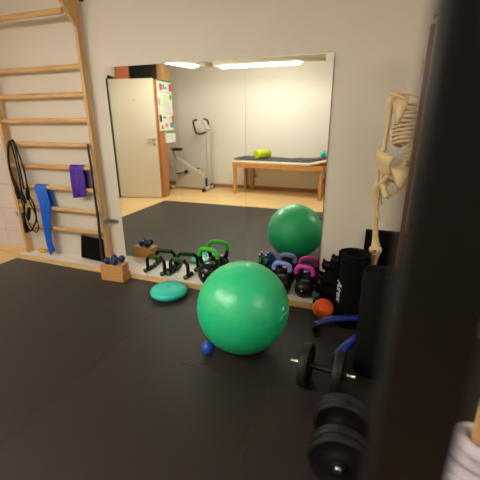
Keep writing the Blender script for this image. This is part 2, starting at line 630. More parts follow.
for z, x in ((.47, -2.213), (.47, -3.272), (2.29, -2.213), (2.29, -3.272)):
    s = 1 if x > -2.5 else -1
    b = MB()
    b.box(W((x + s * .004, 2.52, z)), (.006, .08, .035), bevel=.001)
    b.box(W((x + s * .05, YW - .004, z)), (.10, .005, .035), bevel=.001)
    b.box(W((x + s * .03, 2.508, z + .012)), (.075, .018, .006), rot=(0, 0, -.15 * s), bevel=.001)
    b.build('wall_bracket', 'alu', wb)

# hook high on the wall beside the bars
hk = MB().lathe([(.0, 0), (.03, 0), (.032, .01), (.014, .016), (.012, .03), (.022, .045), (.018, .055), (0, .056)], (-2.205, YW - .0005, 2.262), (0, -1, 0), 24)
tag(hk.build('wall_hook', 'darkbar'), 'small dark round hook on the wall above the wall bars upright', 'hook')


def drape(name, x, w, z, lf, lb, material, label, cat, twist=0.0, taper=0.0, fold=.006, y=2.508, drift=0.0):
    """band hung over a rung: rows across the width"""
    r = .026
    path = []
    nf = 14
    for i in range(nf):
        t = i / (nf - 1)
        path.append((y - r - .01 * math.sin(t * 3) * (1 - t), z - lf * (1 - t)))
    for a in range(1, 8):
        an = PI - PI * a / 8
        path.append((y + r * .8 * math.cos(an), z + (r + .002) * math.sin(an)))
    for i in range(8):
        t = i / 7
        path.append((y + r * .8 , z - lb * t))
    rows = []
    for i, (py_, pz) in enumerate(path):
        dz = max(0, z - pz)
        k = max(0.0, 1 - taper * dz / lf) if py_ < y else 1
        row = []
        for j in range(13):
            u = j / 12 - .5
            wob = fold * math.sin(u * 17 + dz * 6) * min(1, dz * 8 + .15)
            row.append((x + u * w * k + drift * dz + .02 * twist * math.sin(dz * 9), py_ + (wob if py_ < y else wob * .2), pz + (u * .06 * twist if i < 3 else 0)))
        rows.append(row)
    o = MB().sheet(rows, .0022).build(name, material)
    return tag(o, label, cat)


drape('exercise_band', -2.43, .15, .957, .26, .20, 'band_purple', 'purple latex exercise band draped over a wall bar rung', 'exercise band', twist=.4, fold=.009, drift=-.02)
drape('exercise_band', -2.900, .135, .759, .66, .22, 'band_blue', 'blue latex exercise band hanging almost to the ledge', 'exercise band', twist=1.2, fold=.013, taper=.35, drift=.03)

# resistance cords at the left end
cb = thing('resistance_tubes', 'black resistance tube cords with handles looped over a rung by the left upright', 'resistance tubes', (-3.16, 2.46, 1.155))
def CB(pts, r=.0078, name='cord', m='black'):
    P = spline([(p[0] + 3.16, p[1] - 2.46, p[2] - 1.155) for p in pts], 8)
    return MB().tube(P, r, n=8).build(name, m, cb)
CB([(-3.19, 2.47, .72), (-3.205, 2.46, .95), (-3.185, 2.465, 1.12), (-3.14, 2.48, 1.185), (-3.09, 2.47, 1.14), (-3.04, 2.465, .95), (-3.03, 2.46, .72)])
CB([(-3.15, 2.46, .70), (-3.20, 2.455, .92), (-3.17, 2.462, 1.13), (-3.12, 2.48, 1.19), (-3.10, 2.47, 1.10), (-3.075, 2.455, .92), (-3.07, 2.45, .74)])
CB([(-3.12, 2.455, .74), (-3.10, 2.45, .62), (-3.14, 2.45, .45), (-3.11, 2.45, .32), (-3.05, 2.45, .36), (-2.99, 2.452, .45), (-2.99, 2.455, .6), (-3.04, 2.455, .70)])
CB([(-3.15, 2.46, .72), (-3.13, 2.452, .55), (-3.09, 2.452, .38), (-3.03, 2.452, .31), (-2.98, 2.452, .38), (-3.0, 2.455, .52), (-3.05, 2.455, .66)], .005)
CB([(-3.20, 2.47, .66), (-3.215, 2.46, .90), (-3.20, 2.465, 1.08), (-3.165, 2.48, 1.18), (-3.13, 2.47, 1.06), (-3.11, 2.46, .86), (-3.12, 2.455, .64)])
CB([(-3.16, 2.45, .50), (-3.155, 2.45, .40), (-3.13, 2.45, .30)], .012, 'cord', 'darkblue')
for (x, z, an) in ((-3.155, .70, .1), (-3.09, .66, .3), (-3.06, .50, -.4), (-3.14, .36, .0), (-3.02, .70, -.2)):
    q = MB().tube([(x + 3.16 - .05 * math.sin(an), -.02, z - 1.155 + .06), (x + 3.16, -.02, z - 1.155), (x + 3.16 + .05 * math.sin(an), -.02, z - 1.155 - .06)], [.014, .019, .015], n=12)
    q.build('handle', 'black', cb)
# black strap beside the right upright
sp_ = [(-2.246, 2.466, 1.17), (-2.244, 2.462, 1.10), (-2.244, 2.466, .95), (-2.244, 2.462, .75), (-2.242, 2.463, .5), (-2.248, 2.462, .3), (-2.252, 2.458, .10)]
P = spline(sp_, 6)
rows = [[(p.x - (.010 + .022 * max(0, .8 - p.z)) * 1.0, p.y, p.z), (p.x, p.y - .002, p.z), (p.x + .012, p.y, p.z)] for p in P]
tag(MB().sheet(rows, .004).build('hanging_strap', 'strap'), 'long black strap hanging beside the right upright of the wall bars', 'strap')

# black board leaning behind the bars
bd = MB().box((-2.425, 2.540, .178), (.275, .026, .225), rot=(-.11, .06, .0), bevel=.005)
tag(bd.build('foam_board', 'foam_black'), 'black square foam board leaning against the wall below the bars', 'board')
# yellow thing on the ledge
yl = MB().tube([(-3.165, 2.55, .074), (-3.12, 2.545, .077), (-3.08, 2.54, .074)], [.015, .021, .018], n=12)
yl.ball((-3.07, 2.54, .080), .024, 12, (1, .8, .9))
tag(yl.build('hand_grip', 'yellow'), 'small yellow piece lying on the ledge beside the blue band', 'exercise grip')


# ------------------------------------------------------------ stacked blocks + dumbbells
tag(MB().box((-2.005, 2.322, .0155 + .0375), (.228, .112, .075), rot=(0, 0, .03), bevel=.004).build('yoga_block', 'cork'),
    'brown cork yoga block, the lower of the stack in front of the wall bars', 'yoga block', 'cork yoga blocks')
tag(MB().box((-2.007, 2.322, .0912 + .0375), (.212, .112, .075), rot=(0, 0, .15), bevel=.004).build('yoga_block', 'cork'),
    'brown cork yoga block, the upper of the stack with blue dumbbells on it', 'yoga block', 'cork yoga blocks')


def small_dumbbell(label, loc, rz, m='darkblue', s=1.0):
    t = thing('dumbbell', label, 'dumbbell', loc, rz, 'small dark blue dumbbells')
    for k in (-1, 1):
        MB().lathe([(0, -.022 * s), (.02 * s, -.021 * s), (.03 * s, -.012 * s), (.033 * s, 0), (.03 * s, .012 * s), (.02 * s, .021 * s), (0, .022 * s)], (k * .038 * s, 0, .033 * s), (1, 0, 0), 20).build('weight_head', m, t)
    MB().tube([(-.04 * s, 0, .033 * s), (0, 0, .033 * s), (.04 * s, 0, .033 * s)], [.013 * s, .015 * s, .013 * s], n=14).build('grip', m, t)
    return t


small_dumbbell('small dark blue dumbbell at the back of the upper yoga block', (-1.990, 2.358, .1665), .10)
small_dumbbell('small dark blue dumbbell at the front of the upper yoga block', (-2.008, 2.285, .1665), .02)

# balance cushion
cu = thing('balance_cushion', 'teal inflated balance cushion lying on the mat before the push-up handles', 'balance cushion', (-1.398, 2.208, .0155))
prof = [(0, .0), (.11, .0), (.135, .008), (.149, .024), (.152, .036), (.148, .050), (.132, .063), (.10, .073), (.05, .079), (.022, .080), (.018, .077), (0, .077)]
MB().lathe(prof, n=48).build('cushion_body', 'teal', cu)
MB().lathe([(0, .077), (.010, .077), (.010, .080), (.006, .0815), (0, .0815)], n=16).build('valve', 'teal', cu)

# ------------------------------------------------------------ big green ball
gb = thing('exercise_ball', 'large glossy green exercise ball resting on the dark mat before the mirror', 'exercise ball', (-0.611, 1.76, .0155))
bmb = MB()
RB = .275
pr = []
for i in range(65):
    a = -PI / 2 + PI * i / 64
    rr = RB + .0007 * (math.cos(a * 46) if abs(a) < 1.1 else 0)
    pr.append((max(0, rr * math.cos(a)), rr * math.sin(a)))
pr[0] = (0, -RB)
pr[-1] = (0, RB)
tilt = Vector((.25, -.1, 1)).normalized()
bmb.lathe(pr, (0, 0, RB), tilt, 96).build('ball_body', 'ball', gb)
bc = Vector((0, 0, RB))
pd = Vector((0, 0, 0)) - Vector((-.611, 1.76, -1.07))
def ballpt(lon, lat, h=.0012):
    return bc + (RB + h) * Vector((math.cos(lat) * math.cos(lon), math.cos(lat) * math.sin(lon), math.sin(lat)))
# printed mark: small crescent and a slanted line
cres = spline([bc + Vector(v).normalized() * (RB + .0012) for v in ((.2690, -.0483, .0417), (.2647, -.0631, .0491), (.2598, -.0731, .0600), (.2574, -.0736, .0693), (.2589, -.0636, .0735), (.2644, -.0446, .0674))], 4)
nc = len(cres)
MB().tube(cres, [.0012 + .0045 * math.sin(PI * i / (nc - 1)) for i in range(nc)], n=6).build('printed_logo', 'ballprint', gb)
ln = spline([bc + Vector(v).normalized() * (RB + .0012) for v in ((.2510, -.1140, .0219), (.2596, -.0916, .0263), (.2657, -.0699, .0300), (.2720, -.0391, .0308), (.2753, -.0029, .0300))], 4)
MB().tube(ln, .003, n=6).build('printed_line', 'ballprint', gb)

tag(MB().ball((-.783, 1.613, .0155 + .043), .043, 24).build('massage_ball', 'blueball'), 'small blue rubber massage ball on the mat against the big green ball', 'massage ball')


# ------------------------------------------------------------ kettlebells
def kettlebell(label, loc, s, grip, rz=0.0, body_r=.078, hk_=1.12):
    t = thing('kettlebell', label, 'kettlebell', loc, rz, 'kettlebells on the ledge')
    r = body_r
    prof = [(0, 0), (r * .62, 0), (r * .82, r * .18), (r * .98, r * .6), (r, r * .95), (r * .93, r * 1.3), (r * .72, r * 1.6), (r * .4, r * 1.78), (0, r * 1.82)]
    MB().lathe([(p[0], p[1]) for p in prof], n=36).build('body', 'blackvinyl', t)
    zb = r * 1.35
    hw = s * .5
    ht = s * hk_
    for k in (-1, 1):
        MB().tube(spline([(k * r * .55, 0, zb * .9), (k * hw * .92, 0, zb + ht * .28), (k * hw, 0, zb + ht * .52)], 5), [.017] * 10 + [.016], n=14).build('horn', 'blackvinyl', t)
    P = spline([(-hw, 0, zb + ht * .48), (-hw * .98, 0, zb + ht * .66), (-hw * .70, 0, zb + ht * .80), (0, 0, zb + ht * .84), (hw * .70, 0, zb + ht * .80), (hw * .98, 0, zb + ht * .66), (hw, 0, zb + ht * .48)], 6)
    g = MB().tube(P, .0185, n=16).build('handle', grip, t)
    g['label'] = {'greenh': 'bright green handle', 'lilac': 'lilac blue handle', 'magenta': 'magenta handle'}[grip]
    MB().lathe([(0, 0), (r * .28, 0), (r * .28, .003), (r * .24, .0045), (0, .0045)], (0, -r * .985, r * .98), (0, -1, .08), 20).build('weight_badge', 'black', t)
    text('weight_number', '8' if grip == 'greenh' else ('6' if grip == 'lilac' else '4'), r * .38, 'white', t, (0, -r * .985 - .0052, r * .98), (PI / 2, 0, 0), .0003)
    return t


kettlebell('black kettlebell with bright green handle between push-up handles and green ball', (-1.155, 2.465, .0555), .172, 'greenh', -.12, .096)
kettlebell('black kettlebell with lilac blue handle right behind the big green ball', (-.535, 2.470, .0555), .128, 'lilac', -.1, .080, 1.30)
kettlebell('black kettlebell with magenta handle beside the dumbbell rack', (-.358, 2.472, .0555), .130, 'magenta', -.1, .072, 1.30)


# ------------------------------------------------------------ push-up handles
def pushup(label, loc, rz):
    t = thing('push_up_handle', label, 'push-up handle', loc, rz, 'push-up handles on the ledge')
    hw = .092
    for k in (-1, 1):
        MB().tube([(k * hw, -.045, .020), (k * hw, 0, .017), (k * hw, .055, .020)], [.020, .017, .020], n=12).build('foot_bar', 'black', t)
        for e in (-1, 1):
            MB().tube([(k * hw, e * .046 + .005, .020), (k * hw, e * .050 + .005, .020)], [.0210, .0210], n=12).build('end_ring', 'greenring', t)
        MB().tube(spline([(k * hw, 0, .018), (k * hw * 1.02, 0, .08), (k * hw * .97, 0, .120), (k * hw * .66, 0, .148)], 5), .0155, n=10).build('support', 'black', t)
    MB().tube([(-hw * .70, 0, .148), (hw * .70, 0, .148)], .0205, n=14).build('grip', 'blackrub', t)
    for i in range(6):
        x = -hw * .55 + hw * 1.1 * i / 5
        MB().tube([(x - .0028, 0, .148), (x + .0028, 0, .148)], .0212, n=14).build('grip_ring', 'greenring', t)
    return t


pushup('black and green push-up handle nearer the wall bars on the ledge', (-1.685, 2.478, .0555), -.10)
pushup('black and green push-up handle nearer the green kettlebell on the ledge', (-1.452, 2.482, .0555), -.14)

# bin with rope handles and blue ball, behind the green ball
bn = thing('storage_bin', 'small black bin behind the big green ball holding skipping rope handles', 'bin', (-.705, 2.508, .0555))
MB().lathe([(0, .0), (.050, 0), (.056, .115), (.060, .118), (.060, .125), (.053, .125), (.047, .01), (0, .01)], n=28).build('bin_body', 'black', bn)
tag(MB().ball((-.80, 2.11, .0155 + .079), .078, 32).build('medicine_ball', 'blueball'), 'blue medicine ball behind the big green ball, seen only in the mirror', 'medicine ball')
for (x, y, lab) in ((-.736, 2.535, 'black and green skipping rope handle standing in the bin, further from the lilac kettlebell'), (-.682, 2.535, 'black and green skipping rope handle standing in the bin, nearer the lilac kettlebell')):
    t = thing('rope_handle', lab, 'skipping rope handle', (x, y, .0685), 0, 'skipping rope handles in the bin')
    MB().tube([(0, 0, 0), (0, 0, .19)], .009, n=12).build('lower_grip', 'black', t)
    MB().tube([(0, 0, .19), (0, 0, .235)], .0105, n=12).build('grip_band', 'greenring', t)
    MB().tube([(0, 0, .235), (0, 0, .255)], .008, n=12).build('upper_grip', 'black', t)
    MB().ball((0, 0, .260), .007, 12).build('tip', 'cream', t)

# ------------------------------------------------------------ dumbbell rack
rk = thing('dumbbell_rack', 'black stepped dumbbell rack standing on the ledge beside the magenta kettlebell', 'dumbbell rack', (-.185, 2.47, .0555))
def step_profile():
    out = [(-.085, 0.0), (-.085, .03)]
    for (x, z) in ((-.070, .085), (-.048, .185), (-.016, .275)):
        out += [(x - .002, z - .035), (x - .036, z + .005), (x - .030, z + .030), (x - .010, z + .008), (x + .014, z + .004), (x + .022, z + .024)]
    out += [(.012, .335), (.024, .350), (.04, .335), (.07, .335), (.085, .0)]
    return out
pf = step_profile()
for y in (-.028, .055):
    MB().prism(pf, y, y + .018, 'XZ').build('side_panel', 'black', rk)
for z in (.015, .12, .25):
    MB().span((-.045, -.028, z), (.05, .073, z + .022), bevel=.002).build('cross_bar', 'black', rk)
MB().span((-.088, -.105, 0), (.09, .082, .014), bevel=.003).build('base_plate', 'black', rk)
tag(MB().ball((-.248, 2.405, .0555 + .0142 + .031), .031, 18, (1, 1, 1)).build('hand_weight', 'darkteal'), 'dark teal round hand weight at the foot of the dumbbell rack', 'hand weight')

# ------------------------------------------------------------ orange cones
ax = Vector((.42, -.42, .80)).normalized()
for k, (m, nm, lb) in enumerate((('greenf', 'green', 'lowest'), ('yellowf', 'yellow', 'middle'), ('orange', 'orange', 'topmost'))):
    c = Vector((-.196, 2.260, .068)) + ax * (k * .010)
    prof = [(.068, 0), (.072, .002), (.072, .008), (.062, .048), (.054, .056), (0, .058), (0, .052), (.052, .050), (.058, .044), (.066, 0)]
    o = MB().lathe([(r_, h) for r_, h in prof], c, ax, 36).build('marker_cone', m)
    tag(o, '%s flat-topped marker cone, %s of the tilted stack beside the mat roll' % (nm, lb), 'marker cone', 'stacked marker cones')


# ------------------------------------------------------------ mat rolls
def matroll(label, loc, r, h, material, turns=4.5, hole=.03, th=.010, rz=0.0):
    t = thing('rolled_mat', label, 'exercise mat', loc, rz, 'mat rolls standing on end')
    n = int(turns * 36)
    inner, outer = [], []
    gap = (r - hole) / turns
    for i in range(n + 1):
        a = 2 * PI * i / 36
        rr = hole + gap * i / 36.0
        inner.append(((rr - gap * .47) * math.cos(a), (rr - gap * .47) * math.sin(a)))
        outer.append(((rr + gap * .47 - gap * .5) * math.cos(a), (rr + gap * .0) * math.sin(a)))
        outer[-1] = ((rr) * math.cos(a), (rr) * math.sin(a))
    vs, fs = [], []
    for (p, q) in zip(inner, outer):
        vs += [(p[0], p[1], 0), (q[0], q[1], 0), (q[0], q[1], h), (p[0], p[1], h)]
    for i in range(n):
        a, b = i * 4, i * 4 + 4
        for k in range(4):
            k2 = (k + 1) % 4
            fs.append([a + k, b + k, b + k2, a + k2])
    fs.append([0, 1, 2, 3])
    fs.append([n * 4 + k for k in (3, 2, 1, 0)])
    MB().add(vs, fs, False).build('rolled_sheet', material, t)
    return t


r1 = matroll('black rolled exercise mat with white script standing on end by the marker cones', (-.008, 2.255, .0155), .103, .515, 'foam_black', turns=3.5, hole=.055)
for sz, off in ((.085, 0),):
    an = math.radians(222)
    text('printed_script', 'Airex', .066, 'white', r1, (.1045 * math.cos(an), .1045 * math.sin(an), .262), (PI / 2, PI / 2, an + PI / 2), .0006, .3)
matroll('dark olive rolled exercise mat standing on end nearest the black post', (.130, 1.79, .0155), .092, .60, 'foam_green', turns=5.5, hole=.02, rz=2.0)

# folded mat against the wall
fm = thing('folded_mat', 'dark folded gym mat standing on end against the wall behind the skeleton', 'gym mat', (.22, 2.555, .0555))
for k in range(2):
    MB().span((-.175, -.012 + k * .024 - .024, 0), (.20, .010 + k * .024 - .024, .556), bevel=.006).build('mat_layer', 'foam_black', fm)


# ------------------------------------------------------------ adjustable dumbbells
def big_dumbbell(label, c, ang, r=.12, half=.155, plates=((.085, .030, 1.0),), z=None):
    t = thing('plate_dumbbell', label, 'dumbbell', (c[0], c[1], .0157 + r), ang, 'plate dumbbells on the mat')
    MB().tube([(-.09, 0, 0), (.09, 0, 0)], .015, n=16).build('grip_bar', 'darkbar', t)
    for s in (-1, 1):
        for (px_, th, k) in plates:
            rr = r * k
            pr_ = [(.014, -th / 2), (rr * .30, -th / 2), (rr * .34, -th * .28), (rr * .80, -th * .28), (rr * .86, -th / 2), (rr * .97, -th / 2), (rr, -th * .35), (rr, th * .35), (rr * .97, th / 2), (rr * .86, th / 2), (rr * .80, th * .28), (rr * .34, th * .28), (rr * .30, th / 2), (.014, th / 2)]
            MB().lathe(pr_, (s * px_, 0, r - r), (1, 0, 0), 56).build('weight_plate', 'iron', t)
        last = plates[-1]
        q = last[0] + last[1] / 2
        MB().lathe([(.013, 0), (.026, 0), (.028, .006), (.026, .016), (.018, .02), (.013, .02)], (s * q, 0, 0), (s, 0, 0), 12, smooth=False).build('lock_nut', 'darkbar', t)
        MB().tube([(s * (q - .02), 0, 0), (s * half, 0, 0), (s * (half + .002), 0, 0)], [.0125, .0125, .010], n=16).build('bar_end', 'chrome', t)
    return t


big_dumbbell('iron plate dumbbell with silver bar ends lying crosswise near the green ball', (-.108, 1.555), -.10, r=.116, half=.165, plates=((.083, .045, 1.0),))
big_dumbbell('heavier stacked plate dumbbell lying lengthwise in front of the other dumbbell', (.012, 1.155), PI / 2 + .03, r=.116, half=.152, plates=((.066, .036, 1.0), (.107, .036, 1.0)))


# ------------------------------------------------------------ skeleton stand
SX, SY = .235, 2.14
st = thing('skeleton_stand', 'blue five-legged castor stand with dark red pole holding the skeleton', 'stand', (SX, SY, .0155))
for (ang, ln_) in ((192, .46), (234, .49), (300, .34), (8, .42), (62, .28)):
    a = math.radians(ang)
    d = Vector((math.cos(a), math.sin(a), 0))
    P = spline([d * .02 + Vector((0, 0, .135)), d * (ln_ * .45) + Vector((0, 0, .137)), d * (ln_ * .8) + Vector((0, 0, .112)), d * ln_ + Vector((0, 0, .066))], 6)
    side = Vector((-d.y, d.x, 0))
    rows = [[p - side * .026 - Vector((0, 0, .012)), p - side * .015 + Vector((0, 0, .006)), p + side * .015 + Vector((0, 0, .006)), p + side * .026 - Vector((0, 0, .012))] for p in P]
    lg = MB().sheet(rows, .010).build('leg', 'blue', st)
    e = d * (ln_ - .012)
    c = MB().lathe([(0, -.009), (.021, -.009), (.024, -.006), (.024, .006), (.021, .009), (0, .009)], (e.x, e.y, .0245), side, 20)
    c.build('castor', 'black', lg)
    MB().tube([(e.x, e.y, .045), (e.x, e.y, .088)], .008, n=10).build('castor_pin', 'yellow', lg)
MB().lathe([(0, .10), (.045, .10), (.05, .11), (.05, .145), (.03, .16), (0, .16)], n=28).build('hub', 'blue', st)
MB().tube([(0, 0, .12), (0, 0, 1.77)], .011, n=14).build('pole', 'redpole', st)
MB().tube(spline([(0, 0, 1.765), (0, -.01, 1.80), (0, -.05, 1.815), (0, -.075, 1.79)], 5), .006, n=8).build('hanger_hook', 'chrome', st)

# ------------------------------------------------------------ skeleton (local: x = its left, faces -y, z up)
sk = thing('human_skeleton', 'cream plastic anatomical human skeleton hanging from its stand beside the wall', 'skeleton', (.278, 2.31, .012), math.radians(168))


def bone(name, pts, r, n=10, m='bone', parent=sk, sm=4):
    P = spline(pts, sm)
    if isinstance(r, (list, tuple)):
        L = len(P)
        rr = []
        for i in range(L):
            t = i / (L - 1) * (len(r) - 1)
            k = min(int(t), len(r) - 2)
            rr.append(r[k] + (r[k + 1] - r[k]) * (t - k))
    else:
        rr = r
    return MB().tube(P, rr, n=n).build(name, m, parent)


# spine
def spy(z):  # depth of the spine at height z
    t = (z - 1.0) / .5
    return .045 + .030 * math.sin(t * PI * 1.1 - .9) * 1.0
for i in range(24):
    z = 1.075 + i * .0215 + (0 if i < 5 else 0)
    s = 1.25 - .55 * i / 23
    y = spy(z)
    v = MB()
    v.lathe([(0, -.0085), (.019 * s, -.0085), (.016 * s, 0), (.019 * s, .0085), (0, .0085)], (0, y, z), n=16)
    v.tube([(0, y + .012, z), (0, y + .045 * s, z - .014)], [.007, .004], n=6)
    v.tube([(-.034 * s, y + .016, z), (0, y + .014, z), (.034 * s, y + .016, z)], [.004, .006, .004], n=6)
    v.build('vertebra', 'bone', sk)
    MB().lathe([(0, -.003), (.016 * s, -.003), (.016 * s, .003), (0, .003)], (0, y, z + .0108), n=12).build('disc', 'cartilage', sk)
# sacrum and coccyx
MB().sheet([[(-.050, .062, 1.062), (0, .050, 1.066), (.050, .062, 1.062)], [(-.036, .080, 1.03), (0, .070, 1.03), (.036, .080, 1.03)], [(-.020, .092, .99), (0, .086, .99), (.020, .092, .99)], [(-.005, .080, .945), (0, .078, .945), (.005, .080, .945)]], .02).build('sacrum', 'bone', sk)
# ribs
for i in range(12):
    zb = 1.075 + (5 + 11 - i) * .0215 + .004
    wv = [.060, .088, .103, .113, .120, .124, .126, .126, .122, .114, .098, .080][i]
    drop = [.02, .035, .05, .06, .07, .08, .088, .09, .09, .08, .06, .045][i]
    yb = spy(zb)
    for s in (-1, 1):
        if i < 10:
            full = 1.0 if i < 7 else (.88, .80, .70)[i - 7]
            pts = []
            fy = -.080 + (.02 if i < 2 else 0)
            for k in range(11):
                t = k / 10 * full
                a = PI / 2 + PI * t
                x = wv * math.sin(PI * min(1, t * 1.02) ** .85) + .016 + .012 * t
                y = (yb + .02) * (1 - t) + fy * t + (.030 * math.sin(PI * t * 2) if t < .5 else 0)
                z = zb + .006 * math.sin(PI * t) - drop * t ** 1.1
                pts.append((s * x, y, z))
            rb = bone('rib', pts, [.005, .007, .0075, .0075, .006], n=8, sm=2)
            # costal cartilage to the sternum
            p0 = pts[-1]
            zt = [1.43, 1.41, 1.385, 1.36, 1.335, 1.315, 1.30, 1.29, 1.275, 1.26][i]
            if i < 7:
                bone('costal_cartilage', [p0, ((p0[0] + s * .016) / 2 + s * .006, -.092, (p0[2] + zt) / 2 - .004), (s * .016, -.098, zt)], .0048, n=8, m='cartilage', sm=3)
            else:
                bone('costal_cartilage', [p0, (s * (.055 + .004 * (i - 7)), -.088, (p0[2] + zt) / 2 - .006), (s * (.026 + .006 * (i - 7)), -.09, 1.288 - .012 * (i - 7))], .0045, n=8, m='cartilage', sm=3)
        else:
            bone('rib', [(s * .02, yb + .01, zb), (s * wv * .7, yb + .012, zb - .015), (s * wv, yb - .03, zb - .04)], [.0055, .005, .003], n=8, sm=3)
# sternum, clavicle, scapula
MB().sheet([[(-.026, -.085, 1.447), (0, -.088, 1.442), (.026, -.085, 1.447)], [(-.022, -.094, 1.405), (0, -.098, 1.405), (.022, -.094, 1.405)], [(-.013, -.098, 1.385), (0, -.101, 1.385), (.013, -.098, 1.385)], [(-.018, -.101, 1.33), (0, -.104, 1.33), (.018, -.101, 1.33)], [(-.012, -.099, 1.285), (0, -.102, 1.28), (.012, -.099, 1.285)], [(-.004, -.097, 1.255), (0, -.098, 1.25), (.004, -.097, 1.255)]], .012).build('sternum', 'bone', sk)
for s in (-1, 1):
    bone('clavicle', [(s * .022, -.085, 1.452), (s * .06, -.078, 1.468), (s * .105, -.045, 1.476), (s * .148, -.02, 1.478)], [.009, .006, .006, .009], n=8)
    bl = MB()
    bl.sheet([[(s * .052, .082, 1.455), (s * .10, .066, 1.462), (s * .140, .03, 1.455)], [(s * .060, .096, 1.41), (s * .098, .085, 1.41), (s * .138, .045, 1.42)], [(s * .072, .104, 1.36), (s * .098, .094, 1.36), (s * .118, .070, 1.37)], [(s * .088, .102, 1.315), (s * .096, .098, 1.313), (s * .102, .094, 1.315)]], .006)
    bl.tube([(s * .056, .098, 1.435), (s * .11, .075, 1.463), (s * .158, .02, 1.482)], [.005, .008, .009], n=8)
    bl.tube([(s * .13, .02, 1.455), (s * .128, -.015, 1.452)], [.008, .006], n=8)
    bl.build('scapula', 'bone', sk)
    # arm
    hu = bone('humerus', [(s * .146, .005, 1.458), (s * .158, .006, 1.438), (s * .156, .008, 1.38), (s * .160, .010, 1.27), (s * .164, .012, 1.19), (s * .166, .012, 1.165)], [.025, .026, .0145, .013, .016, .026], n=12)
    bone('ulna', [(s * .160, .022, 1.175), (s * .160, .014, 1.14), (s * .158, .010, 1.03), (s * .162, .004, .925)], [.014, .010, .0065, .006], n=8)
    bone('radius', [(s * .172, .004, 1.158), (s * .174, .002, 1.13), (s * .180, -.004, 1.03), (s * .178, -.006, .925)], [.010, .007, .0075, .012], n=8)
    hd = MB()
    for r_ in range(2):
        for c_ in range(4):
            hd.ball((s * (.160 + .0), -.018 + c_ * .011, .910 - r_ * .014), .0075, 8)
    hd.build('carpals', 'bone', sk)
    for f_ in range(5):
        y0 = -.022 + f_ * .011
        if f_ == 0:
            pts = [(s * .160, -.026, .895), (s * .152, -.044, .865), (s * .148, -.054, .838), (s * .146, -.058, .815)]
        else:
            L_ = (0, .93, 1.0, .94, .78)[f_]
            y1 = -.028 + f_ * .0165
            pts = [(s * .160, y0, .890), (s * .160, y1, .890 - .066 * L_), (s * .156, y1, .890 - .108 * L_), (s * .149, y1, .890 - .136 * L_), (s * .142, y1, .890 - .158 * L_)]
        fg = MB()
        for a_, b_ in zip(pts[:-1], pts[1:]):
            a_, b_ = Vector(a_), Vector(b_)
            m_ = (a_ + b_) / 2
            fg.tube([a_ + (b_ - a_) * .04, m_, b_ - (b_ - a_) * .04], [.0058, .0038, .0052], n=7)
        fg.build('finger_bone', 'bone', sk)
    # pelvis half: flaring ilium sheet + pubic and ischial loops
    pv = MB()
    rows = []
    for i in range(8):
        u = i / 7  # back to front along the crest
        cr = Vector((s * (.045 + .112 * math.sin(u * PI * .62)), .085 - .165 * u, 1.118 + .042 * math.sin(u * PI * .75) - .05 * u * u))
        bt = Vector((s * (.050 + .042 * u), .060 - .065 * u, 1.03 - .04 * u))
        row = []
        for j in range(6):
            v = j / 5
            p = cr.lerp(bt, v) + Vector((s * .012 * math.sin(v * PI), 0, 0))
            row.append(p)
        rows.append(row)
    pv.sheet(rows, .011)
    pv.tube(spline([r0[0] for r0 in rows], 3), .0075, n=8)
    pv.tube(spline([(s * .060, .05, 1.02), (s * .084, .01, .985), (s * .090, -.005, .965), (s * .078, .020, .93), (s * .062, .028, .892)], 4), [.016] * 4 + [.024] * 6 + [.018] * 7, n=10)
    pv.tube(spline([(s * .088, -.012, .975), (s * .060, -.048, .975), (s * .020, -.062, .965), (s * .008, -.060, .945), (s * .030, -.035, .915), (s * .060, .015, .888)], 4), [.016] + [.009] * 19 + [.012], n=10)
    pv.build('hip_bone', 'bone', sk)
    # leg
    MB().ball((s * .098, -.008, .966), .024, 16).build('femoral_head', 'bone', sk)
    bone('femur', [(s * .100, -.008, .965), (s * .128, -.004, .948), (s * .150, .0, .945), (s * .150, .0, .905), (s * .140, -.010, .78), (s * .122, -.008, .62), (s * .112, -.004, .555), (s * .108, -.002, .53)], [.016, .018, .025, .020, .0165, .0175, .027, .036], n=14)
    kn = MB()
    kn.ball((s * .086, .004, .526), .024, 14, (.8, 1.2, 1))
    kn.ball((s * .130, .004, .526), .024, 14, (.8, 1.2, 1))
    kn.build('femoral_condyle', 'bone', sk)
    MB().ball((s * .106, -.036, .545), .019, 14, (1, .5, 1.1)).build('patella', 'bone', sk)
    bone('tibia', [(s * .108, .0, .500), (s * .108, .0, .47), (s * .108, -.004, .40), (s * .104, 0, .25), (s * .100, .004, .145), (s * .100, .004, .125)], [.034, .024, .0135, .011, .014, .020], n=12)
    bone('fibula', [(s * .140, .016, .475), (s * .134, .014, .40), (s * .128, .014, .25), (s * .124, .012, .125)], [.010, .005, .005, .010], n=8)
    ft = MB()
    ft.ball((s * .104, .010, .112), .019, 12, (1, 1.3, .8))
    ft.ball((s * .104, .050, .092), .020, 12, (.85, 1.6, 1))
    ft.ball((s * .104, -.018, .098), .016, 12, (1.4, 1.2, .8))
    ft.build('heel_bone', 'bone', sk)
    for f_ in range(5):
        x0 = s * (.086 + f_ * .011)
        x1 = s * (.078 + f_ * .019)
        L_ = (1.0, 1.0, .94, .86, .76)[f_]
        fg = MB()
        for a_, b_ in (((x0, -.03, .095), (x1, -.03 - .075 * L_, .072)), ((x1, -.032 - .077 * L_, .071), (x1, -.03 - .108 * L_, .064)), ((x1, -.032 - .11 * L_, .063), (x1, -.03 - .132 * L_, .06))):
            a_, b_ = Vector(a_), Vector(b_)
            k_ = 1.5 if f_ == 0 else 1
            fg.tube([a_, (a_ + b_) / 2, b_], [.0062 * k_, .004 * k_, .0056 * k_], n=7)
        fg.build('toe_bone', 'bone', sk)
n_before = set(sk.children)
lower = {'hip_bone', 'sacrum', 'femoral_head', 'femur', 'femoral_condyle', 'patella', 'tibia', 'fibula', 'heel_bone', 'toe_bone'}
